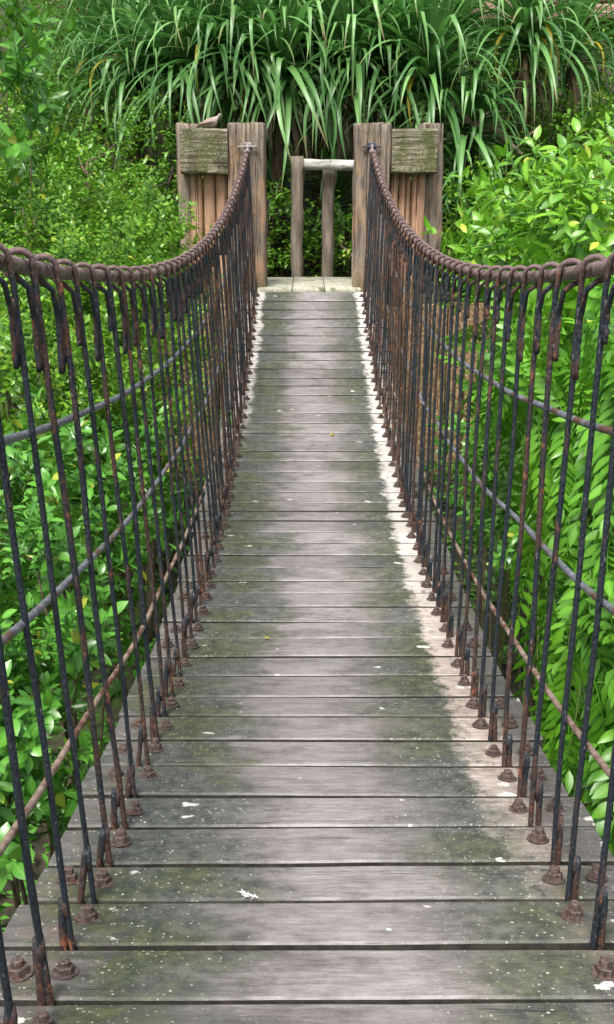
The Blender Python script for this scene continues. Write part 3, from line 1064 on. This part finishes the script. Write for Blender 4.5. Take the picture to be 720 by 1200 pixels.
STRAP = []
for k in range(20):
    el = R(88 - 5.0 * k)                # young upright leaves to old drooping ones
    STRAP.append([strap_mesh(k * 5 + j, M['pand'], random.uniform(0.90, 1.45), random.uniform(0.042, 0.066), el + random.uniform(-.1, .1),
                             random.uniform(0.9, 2.1) + 0.02 * k, 'leaf', random.choice((0, 0, 0.5, 1.0))) for j in range(3)])
DEAD = [strap_mesh(900 + j, M['pandd'], random.uniform(0.7, 1.15), random.uniform(0.028, 0.045), R(-30 - 8 * j), 2.2, 'dead_leaf') for j in range(5)]
YEL = [strap_mesh(950 + j, M['pandy'], random.uniform(0.85, 1.05), 0.055, R(28 - 14 * j), 3.2, 'yellow_leaf') for j in range(3)]


def screwpine(head, label, nleaf, seed, scale=1.0, ndead=10, nyel=0, lo=0, hi=20, facing=None, group='screwpines behind the far landing'):
    """head: centre of the rosette; stands on a bare trunk"""
    rr = random.Random(seed)
    hx, hy, hz = head
    gx, gy = hx + rr.uniform(-.25, .25), hy + rr.uniform(0.05, .4)
    b = Vector((gx, gy, gz(gx, gy) - 0.05))
    root = thing('screwpine', label, 'screwpine', b, group)
    top = Vector(head) - b
    mb = MB()
    pts = [Vector((0, 0, 0)).lerp(top, k / 8) + Vector((math.sin(k * .7 + seed), math.cos(k * .9 + seed), 0)) * 0.03 * (1 - k / 8) for k in range(9)]
    mb.tube(pts, [0.06 + 0.012 * (k % 2) - 0.002 * k for k in range(9)], 8, 0.4)
    # prop roots
    for q in range(3):
        a = rr.uniform(0, 6.28)
        h0 = pts[2 + q % 2]
        mb.tube([h0, h0 * 0.6 + Vector((math.cos(a) * .16, math.sin(a) * .16, 0)), Vector((math.cos(a) * .3, math.sin(a) * .3, -0.05))], [0.018, 0.016, 0.014], 5, 0.4)
    mb.build('trunk', M['ptrunk'], root)

    def put(name, me, az, z, sc, roll=0.0):
        link(name, me, root, top + Vector((0, 0, z)), (roll, rr.uniform(-.08, .08), az), sc)
    nleaf = int(nleaf * 1.25)
    for k in range(nleaf):
        t = (k + rr.random()) / nleaf
        idx = min(19, lo + int((hi - lo) * t ** 0.85))
        az = k * 2.39996 + rr.uniform(-.25, .25)
        if facing is not None and rr.random() < 0.35:
            az = facing + rr.gauss(0, 0.8)
        put('leaf', STRAP[idx][rr.randrange(3)], az, 0.22 - 0.34 * t, scale * rr.uniform(.8, 1.15), rr.uniform(-.25, .25))
    for k in range(ndead):
        az = rr.uniform(0, 6.28)
        put('dead_leaf', DEAD[rr.randrange(5)], az, -0.1 - 0.25 * rr.random(), scale * rr.uniform(.8, 1.1))
    for k in range(nyel):
        az = -math.pi / 2 + rr.uniform(-0.9, 0.9)
        put('yellow_leaf', YEL[rr.randrange(3)], az, 0.02, scale * rr.uniform(.85, 1.05))
    return root


SP = [
    # px, py, Y, leaves, scale, dead, yellow, lo, hi, label
    (112, 72, 11.7, 80, 0.80, 9, 1, 0, 20, 'screwpine with arching strap leaves, leftmost, above the pale shrubs'),
    (160, 88, 11.2, 95, 0.92, 10, 1, 0, 20, 'screwpine drooping well left of the tower with the dove'),
    (205, 82, 10.9, 95, 0.98, 8, 0, 0, 20, 'screwpine rising directly behind the outer post of the dove tower'),
    (248, 70, 10.7, 95, 1.00, 8, 2, 1, 20, 'screwpine with a yellow leaf hanging behind the dove'),
    (150, 12, 12.8, 75, 0.95, 6, 0, 0, 20, 'upper screwpine left of the brown-hearted one, near the frame top'),
    (212, 10, 12.4, 75, 0.95, 14, 0, 0, 20, 'screwpine with brown dead leaves at its heart, top left of centre'),
    (292, 78, 10.9, 95, 1.05, 8, 0, 1, 20, 'screwpine behind the inner post of the dove tower'),
    (268, 4, 12.2, 75, 1.00, 6, 0, 0, 20, 'upper screwpine at the frame top, above the left tower beam'),
    (325, 6, 12.0, 75, 1.00, 6, 0, 0, 20, 'upper screwpine at the frame top, above the gap left of the pole rail'),
    (335, 85, 10.6, 95, 1.05, 8, 0, 2, 20, 'screwpine hanging behind the left end of the pole rail'),
    (372, 66, 11.1, 95, 1.05, 8, 0, 1, 20, 'screwpine hanging behind the middle of the pole rail'),
    (382, 0, 12.3, 75, 1.00, 6, 0, 0, 20, 'upper screwpine at the frame top, above the pole rail'),
    (410, 82, 10.7, 95, 1.05, 8, 0, 1, 20, 'screwpine behind the inner post of the right tower'),
    (438, 6, 12.2, 75, 1.00, 6, 0, 0, 20, 'upper screwpine at the frame top, above the right tower post'),
    (455, 70, 10.8, 95, 1.05, 8, 1, 1, 20, 'screwpine with leaves hanging behind the right tower beam'),
    (488, 0, 12.4, 75, 1.00, 6, 0, 0, 20, 'upper screwpine at the frame top, above the right tower outer post'),
    (505, 98, 10.5, 95, 1.05, 14, 1, 2, 20, 'screwpine trailing long leaves just right of the right tower'),
    (538, 28, 11.8, 75, 0.95, 8, 0, 0, 20, 'screwpine left of the rosette with yellow leaves, at the frame top'),
    (548, 165, 10.4, 70, 0.95, 30, 0, 8, 20, 'low shaded screwpine with brown skirt beside the right tower'),
    (618, 46, 10.6, 110, 0.92, 26, 5, 0, 20, 'lone screwpine rosette with yellow hanging leaves and brown skirt'),
    (672, 66, 11.2, 75, 0.85, 10, 1, 0, 20, 'small screwpine at the right, below the red rocks'),
    (322, 235, 10.9, 50, 0.65, 10, 0, 2, 18, 'young screwpine low behind the left of the pole rail'),
    (395, 240, 11.0, 50, 0.70, 14, 1, 2, 19, 'young screwpine low behind the right of the pole rail'),
    (540, 235, 10.1, 60, 0.80, 22, 0, 8, 20, 'lowest shaded screwpine with hanging leaves behind the bright bush'),
]
for k, (px, py, Y, nl, sc, nd, ny, lo, hi, lab) in enumerate(SP):
    screwpine(at(px, py, Y), lab, nl, 40 + k, sc, nd, ny, lo, hi, -math.pi / 2)

# ---- far shrubs on the bank behind and beside the screwpines
FS = [
    # px, py, Y, radii, leaves, label
    (40, 45, 13.8, (1.1, 0.8, 0.8), 6500, 'loose green shrub on the bank, top left corner'),
    (105, 10, 14.6, (1.1, 0.8, 0.8), 5500, 'far shrub behind the leftmost screwpine'),
    (20, 140, 12.0, (0.85, 0.7, 0.75), 5500, 'bushy shrub at the left edge below the corner shrub'),
    (95, 160, 11.0, (0.8, 0.7, 0.65), 5500, 'fine-leaved shrub below the leftmost screwpine'),
    (165, 205, 10.2, (0.65, 0.6, 0.65), 5500, 'fine-leaved shrub left of the dove tower'),
    (30, 225, 9.9, (0.75, 0.7, 0.65), 5500, 'fine-leaved shrub around bare twigs at the left edge'),
    (100, 265, 9.0, (0.7, 0.6, 0.55), 5500, 'dense shrub behind the left handrail cable'),
    (250, 90, 14.3, (1.3, 0.7, 1.1), 4500, 'dim shrub filling in behind the dove tower screwpines'),
    (380, 90, 14.3, (1.3, 0.7, 1.1), 4500, 'dim shrub filling in behind the central screwpines'),
    (510, 90, 14.3, (1.3, 0.7, 1.1), 4500, 'dim shrub filling in behind the right tower'),
    (690, 110, 12.4, (0.9, 0.7, 0.75), 5500, 'pale green shrub under the red rocks'),
    (690, 185, 10.4, (0.7, 0.7, 0.6), 5500, 'yellow-green shrub with dry twigs at the right edge'),
    (610, 130, 12.8, (0.9, 0.7, 0.9), 4500, 'shrub behind the lone screwpine rosette'),
    (322, 270, 10.15, (0.42, 0.25, 0.42), 1700, 'low leafy plant seen between dove tower and pole rail'),
    (398, 285, 10.25, (0.36, 0.25, 0.38), 1300, 'low leafy plant seen between pole rail and right tower'),
    (570, 270, 9.6, (0.7, 0.6, 0.5), 4000, 'dark low shrub behind the bright bush'),
    (650, 40, 15.2, (0.9, 0.7, 0.6), 3500, 'shrub on the slope just left of the red rocks'),
]
for k, (px, py, Y, rad, nl, lab) in enumerate(FS):
    c = at(px, py, Y)
    joined_shrub('far_shrub', lab, 'shrub', [(c, rad), (c + Vector((0.25 * (-1) ** k, 0.1, -rad[2] * 0.9)), (rad[0] * .8, rad[1] * .8, rad[2]))], 'far', nl, 0.062, 0.036, 60 + k, 'shrubs on the far bank')

# ---- shrubs along the left of the bridge
LS = [
    # lobes given as (px, py, Y, radii)
    ('small', [(140, 305, 7.2, (.40, .5, .34)), (90, 325, 6.6, (.45, .5, .36))], 270, 'pale bush of tiny leaves touching the dove tower, left of the cable'),
    ('small', [(60, 380, 5.9, (.50, .55, .45)), (20, 340, 6.4, (.5, .5, .42))], 280, 'fine-leaved bush behind the left rods, just under the cable'),
    ('small', [(180, 430, 6.4, (.40, .55, .45)), (140, 400, 6.8, (.4, .5, .45))], 250, 'fine-leaved bush behind the far left rods'),
    ('small', [(30, 470, 5.0, (.45, .5, .36)), (90, 490, 5.2, (.4, .4, .34))], 250, 'fine-leaved bush at mid height behind the left wires'),
    ('broad', [(70, 600, 4.1, (.36, .42, .26)), (30, 620, 3.8, (.34, .36, .26))], 130, 'broad-leaved shrub behind the left rods at mid height'),
    ('broad', [(150, 570, 5.0, (.36, .42, .30))], 90, 'broad-leaved shrub further along behind the left rods'),
    ('broad', [(110, 690, 3.8, (.28, .38, .26)), (20, 720, 3.1, (.30, .30, .26))], 130, 'broad-leaved shrub low behind the left rods'),
    ('broad', [(20, 850, 2.6, (.26, .30, .22)), (75, 860, 2.9, (.22, .30, .20)), (5, 960, 2.3, (.2, .26, .2))], 150, 'broad-leaved shrub lowest on the left, by the plank ends'),
]
for k, (kind, lobes, n, lab) in enumerate(LS):
    shrub('leafy_shrub', lab, 'shrub', [(at(a, b, Y), r) for a, b, Y, r in lobes], kind, n, 120 + k, 'shrubs left of the bridge', (0.65, 1.4) if kind == 'small' else (0.55, 1.3))

# glossy broad leaves hanging in at the upper left edge
shrub('overhanging_shrub', 'glossy broad-leaved shrub with a few yellow leaves, upper left edge', 'shrub',
      [(at(-2, 120, 6.4), (.20, .3, .36)), (at(-6, 55, 6.6), (.20, .3, .24)), (at(-30, 300, 6.2), (.2, .25, .4))], 'broad', 60, 150, 'shrubs left of the bridge', (1.3, 1.8))

# ---- plants along the right of the bridge
RS = [
    ('bright', [(655, 268, 6.4, (.46, .5, .34)), (705, 275, 6.7, (.45, .5, .36)), (618, 300, 6.1, (.30, .4, .22))], 180, 'bright yellow-green bush above the right handrail cable', (.7, 1.3)),
    ('bright', [(690, 310, 5.2, (.40, .4, .30)), (620, 330, 5.6, (.32, .4, .26))], 110, 'bright green bush just behind the right cable', (.8, 1.15)),
    ('pinn', [(690, 420, 3.6, (.30, .45, .34)), (650, 420, 4.2, (.30, .45, .34))], 120, 'plant with drooping feather-shaped leaves behind the near right rods', (.8, 1.15)),
    ('pinn', [(640, 540, 4.0, (.30, .45, .32)), (700, 560, 3.4, (.28, .4, .32))], 85, 'feather-leaved plant at mid height behind the right wires', (.8, 1.15)),
    ('pinn', [(600, 470, 5.4, (.30, .5, .40)), (590, 420, 5.8, (.28, .5, .34))], 120, 'feather-leaved plant behind the far right rods', (.75, 1.1)),
    ('pinn', [(680, 720, 2.9, (.26, .40, .28)), (630, 680, 3.4, (.24, .40, .28))], 75, 'feather-leaved plant low behind the right rods', (.75, 1.1)),
    ('pinn', [(700, 850, 2.4, (.20, .30, .20)), (650, 800, 2.8, (.18, .34, .20))], 40, 'feather-leaved plant lowest on the right, by the plank ends', (.7, 1.0)),
    ('broad', [(560, 540, 5.6, (.22, .45, .30)), (600, 620, 4.6, (.2, .4, .3))], 80, 'broad-leaved plant between the far right rods and the gully', (.7, 1.05)),
]
for k, (kind, lobes, n, lab, sc) in enumerate(RS):
    shrub('leafy_plant' if kind != 'bright' else 'leafy_bush', lab, 'plant' if kind != 'bright' else 'bush', [(at(a, b, Y), r) for a, b, Y, r in lobes], kind, n, 170 + k, 'plants right of the bridge', sc,
          stemmat='greenstem' if kind == 'pinn' else 'stem', stem_r=0.010)

# ---- ground cover in the gully, nobody could count it
rr = random.Random(5)
mb = MB()
for k in range(6500):
    x = rr.uniform(-3.6, 3.6)
    y = rr.uniform(0.6, 11.5)
    if abs(x) < 0.5 and rr.random() < 0.7 or (y > 8.3 and abs(x) < 0.95):
        continue
    z = gz(x, y)
    tone = rr.random() * 0.7
    for j in range(4):
        a = rr.uniform(0, 6.28)
        d = Vector((math.cos(a), math.sin(a), rr.uniform(.2, 1.0)))
        leaf(mb, Vector((x, y, z + rr.uniform(0, .12))), d, Vector((0, 0, 1)), rr.uniform(.05, .11), rr.uniform(.025, .045), tone + .2 * rr.random(), 2, .5, .2, .9)
o = mb.build('ground_cover', M['broad'])
o['kind'] = 'stuff'
o['label'] = 'low green leaves covering the gully floor'
o['category'] = 'ground cover'


# ---- scrub over the slopes on either side and behind, reads as one mass
rr = random.Random(15)
mb = MB()
for k in range(5200):
    x = rr.uniform(-22, 22)
    y = rr.uniform(-3, 27)
    if abs(x) < 3.8 and y < 15.5 or abs(x) < 2.2 and y < 2:
        continue
    h = 0.9 * max(0.0, mnoise.noise(Vector((x * 0.5, y * 0.5, 2))) + 0.35)
    z = gz(x, y) + h * rr.random() ** 0.5
    tone = min(1, max(0, rr.gauss(.45, .2)))
    for j in range(6):
        a = rr.uniform(0, 6.28)
        d = Vector((math.cos(a), math.sin(a), rr.uniform(-.1, .9)))
        leaf(mb, Vector((x, y, z)) + rdir(rr) * 0.16, d, Vector((0, 0, 1)) + rdir(rr) * .4, rr.uniform(.12, .24), rr.uniform(.06, .11), min(.94, max(0, tone + rr.uniform(-.2, .2))), 2, .5, .2, .9)
o = mb.build('hillside_scrub', M['far'])
o['kind'] = 'stuff'
o['label'] = 'green scrub covering the slopes around the gully'
o['category'] = 'scrub'

# ---- bare branches
def bare_branch(label, pts, r0, mat, twigs, seed):
    rr = random.Random(seed)
    p0 = Vector(pts[0])
    mb = MB()
    P_ = [Vector(p) - p0 for p in pts]
    Q = []
    for i in range(len(P_) - 1):
        for k in range(4):
            Q.append(P_[i].lerp(P_[i + 1], k / 4) + rdir(rr) * r0 * 0.6)
    Q.append(P_[-1])
    mb.tube(Q, [r0 * (1 - 0.6 * k / (len(Q) - 1)) for k in range(len(Q))], 7, .3)
    root = mb.build('bare_branch', mat, None, True, p0)
    tag(root, label, 'branch', 'bare branches')
    for k in range(twigs):
        b = Q[rr.randrange(2, len(Q))]
        d = (rdir(rr) + Vector((0, -.3, .4))).normalized() * rr.uniform(.2, .4)
        t = MB().tube([b, b + d * .5 + rdir(rr) * .03, b + d], [r0 * .4, r0 * .3, r0 * .12], 5, .3)
        t.build('twig', mat, root)


bare_branch('brown branch slanting down under the lone screwpine rosette', [at(548, 138, 10.3), at(578, 152, 10.2), at(612, 182, 10.1)], 0.05, M['branch'], 2, 1)
bare_branch('dark branch slanting between the dove tower and the pole rail', [at(300, 225, 10.5), at(330, 255, 10.4), at(352, 268, 10.35)], 0.038, M['darkbranch'], 3, 2)
bare_branch('lower dark branch between the dove tower and the pole rail', [at(300, 248, 10.3), at(325, 262, 10.3), at(350, 275, 10.3)], 0.026, M['darkbranch'], 1, 3)
bare_branch('short pale branch between pole rail and right tower', [at(390, 284, 10.2), at(402, 290, 10.1), at(414, 300, 10.0)], 0.022, M['branch'], 0, 4)
bare_branch('pale forked dead stem among the shrubs at the left', [at(34, 318, 8.6), at(33, 275, 8.6), at(26, 240, 8.6)], 0.022, M['branch'], 3, 5)
bare_branch('thin pale twig beside the forked dead stem', [at(40, 318, 8.6), at(40, 262, 8.6), at(52, 215, 8.65)], 0.014, M['branch'], 2, 6)
bare_branch('dark twig leaning against the outer left of the dove tower', [at(178, 262, 9.3), at(192, 230, 9.25), at(203, 195, 9.2)], 0.022, M['darkbranch'], 2, 7)
bare_branch('dry twig arching over the bright bush at the right edge', [at(660, 230, 7.9), at(690, 205, 7.8), at(735, 180, 7.7)], 0.012, M['branch'], 3, 8)
bare_branch('brown upright stem in the left shrubs', [at(106, 262, 9.2), at(105, 225, 9.2), at(103, 190, 9.2)], 0.03, M['stem'], 4, 9)


# ---- red rocks at the top right
def rock(label, c, r, seed):
    mb = MB()
    nu, nv = 22, 14
    vs, fs = [], []
    for j in range(nv + 1):
        v = math.pi * j / nv
        for i in range(nu):
            u = 2 * math.pi * i / nu
            d = Vector((math.sin(v) * math.cos(u), math.sin(v) * math.sin(u), math.cos(v)))
            k = 1 + 0.22 * mnoise.noise(d * 1.7 + Vector((seed, 0, 0))) + 0.09 * mnoise.noise(d * 5 + Vector((0, seed, 0)))
            e = Vector((math.copysign(abs(d.x) ** .7, d.x), math.copysign(abs(d.y) ** .7, d.y), math.copysign(abs(d.z) ** .6, d.z)))
            vs.append((e.x * r[0] * k, e.y * r[1] * k, e.z * r[2] * k + 0.03 * mnoise.noise(Vector((d.z * 9, seed, 0)))))
    for j in range(nv):
        for i in range(nu):
            q = (i + 1) % nu
            fs.append((j * nu + i, (j + 1) * nu + i, (j + 1) * nu + q, j * nu + q))
    mb.add(vs, fs)
    o = mb.build('rock', M['rock'], None, True, c)
    return tag(o, label, 'rock', 'rocks on the far slope')


rock('flat red-brown rock ledge at the top right corner', at(690, 22, 12.6), (0.8, 0.5, 0.10), 3)
rock('darker red-brown rock above the ledge at the top right corner', at(695, 4, 12.9), (0.9, 0.5, 0.11), 8)
rock('tan rock showing between screwpines at the top right', at(592, 18, 14.0), (0.45, 0.4, 0.22), 12)
rock('brown rock half hidden at the top left', at(100, -4, 15.6), (0.6, 0.4, 0.25), 15)


# ------------------------------------------------------------------ dove on the left tower's beam
dm = NT('dove_plumage')
zz = dm.xyz(dm.objc())
nz_ = dm.noise(dm.objc(), 60.0, 4.0)
dcol = dm.mix(dm.step(zz[0], 0.0, 0.06), dm.mix(nz_, (0.20, 0.14, 0.11), (0.36, 0.27, 0.22)), dm.mix(nz_, (0.28, 0.24, 0.22), (0.46, 0.42, 0.40)))
dbar = dm.n('ShaderNodeTexWave', {'Vector': dm.objc(), 'Scale': 40.0, 'Distortion': 3.0})
dcol = dm.mix(dm.math('MULTIPLY', dbar.outputs['Fac'], 0.3), dcol, (0.10, 0.07, 0.06))
M['dove'] = dm.finish(dcol, 0.8)
M['dark'] = mat_noisy('dark_horn', (0.02, 0.018, 0.016), (0.05, 0.045, 0.04), 80, 0.4)
bp = Vector((at(247, 148, 8.80).x, 8.80, 3.575))
dove = thing('dove', 'small brown dove resting on the left tower beam, facing right', 'bird', bp)
rings = [  # x, z, ry, rz
    (-0.135, 0.018, 0.006, 0.003), (-0.115, 0.019, 0.014, 0.005), (-0.085, 0.022, 0.017, 0.009), (-0.06, 0.030, 0.026, 0.020),
    (-0.03, 0.038, 0.036, 0.033), (0.0, 0.042, 0.040, 0.039), (0.025, 0.046, 0.037, 0.040), (0.045, 0.056, 0.029, 0.035),
    (0.056, 0.070, 0.021, 0.025), (0.062, 0.086, 0.0175, 0.0185), (0.068, 0.096, 0.0165, 0.0165), (0.076, 0.099, 0.012, 0.012), (0.082, 0.098, 0.005, 0.005)]
mb = MB()
n = 14
vs, fs = [], []
for (x, z, a, b) in rings:
    for q in range(n):
        t = 2 * math.pi * q / n
        vs.append((x, math.cos(t) * a, z + math.sin(t) * b))
for k in range(len(rings) - 1):
    for q in range(n):
        j = (q + 1) % n
        fs.append((k * n + q, k * n + j, (k + 1) * n + j, (k + 1) * n + q))
fs += [tuple(range(n - 1, -1, -1)), tuple((len(rings) - 1) * n + q for q in range(n))]
mb.add(vs, fs)
mb.build('body', M['dove'], dove)
MB().tube([(0.080, 0, 0.098), (0.090, 0, 0.096), (0.097, 0, 0.093)], [0.004, 0.003, 0.001], 6).build('beak', M['dark'], dove)
for s in (-1, 1):
    MB().tube([(0.070, s * 0.0145, 0.100), (0.070, s * 0.0175, 0.100)], [0.0035, 0.0025], 8).build('eye', M['dark'], dove)
    w = MB()
    pts = [(-0.105, s * 0.012, 0.030), (-0.06, s * 0.030, 0.038), (-0.01, s * 0.039, 0.046), (0.03, s * 0.034, 0.052)]
    w.tube(pts, [0.003, 0.010, 0.014, 0.006], 8)
    w.build('wing', M['dove'], dove)
    MB().tube([(0.005, s * 0.014, 0.012), (0.008, s * 0.014, 0.0), (0.022, s * 0.014, -0.001)], [0.003, 0.0025, 0.002], 6).build('leg', M['dark'], dove)

# ------------------------------------------------------------------ small things lying on the planks
fm = NT('white_feather')
M['feather'] = fm.finish((0.75, 0.75, 0.76), 0.7)
fy = 1.55
fp = at(303, 1056, 1.59)
fx_, fyy = fp.x, 1.592
mb = MB()
rr = random.Random(9)
mb.tube([(0, 0, 0.002), (0.02, 0.004, 0.006), (0.042, 0.006, 0.004)], [0.0012, 0.0009, 0.0004], 5)
for k in range(34):
    t = rr.random()
    b = Vector((0.004 + 0.030 * t, 0.005 * t + rr.uniform(-.002, .002), 0.003))
    leaf(mb, b, Vector((rr.uniform(.1, 1.2), rr.uniform(-1, 1), rr.uniform(0, .5))), Vector((0, 0, 1)), rr.uniform(.004, .011), 0.0011, .5, 2, .3, .1)
o = mb.build('feather', M['feather'], None, True, (fx_, fyy, dz(fyy) + 0.004))
o.rotation_euler = (math.atan(dslope(fyy)), 0, 2.6)
tag(o, 'small white feather lying on a near plank', 'feather')

for (px, py, L, lab) in ((309, 750, 0.022, 'small yellow-green fallen leaf on a plank at mid bridge'), (388, 512, 0.05, 'pale fallen leaf on the far planks')):
    # march along the ray to the deck
    Y = 1.0
    while at(px, py, Y).z > dz(Y) and Y < 9:
        Y += 0.005
    p = at(px, py, Y)
    mb = MB()
    leaf(mb, Vector((0, 0, 0.003)), Vector((1, 0.2, 0.1)), Vector((0, 0, 1)), L, L * .5, .9, 4, .3, .35)
    o = mb.build('fallen_leaf', M['pandy'], None, True, (p.x, Y, dz(Y) + 0.005))
    o.rotation_euler = (math.atan(dslope(Y)), 0, px * 0.1)
    tag(o, lab, 'leaf')
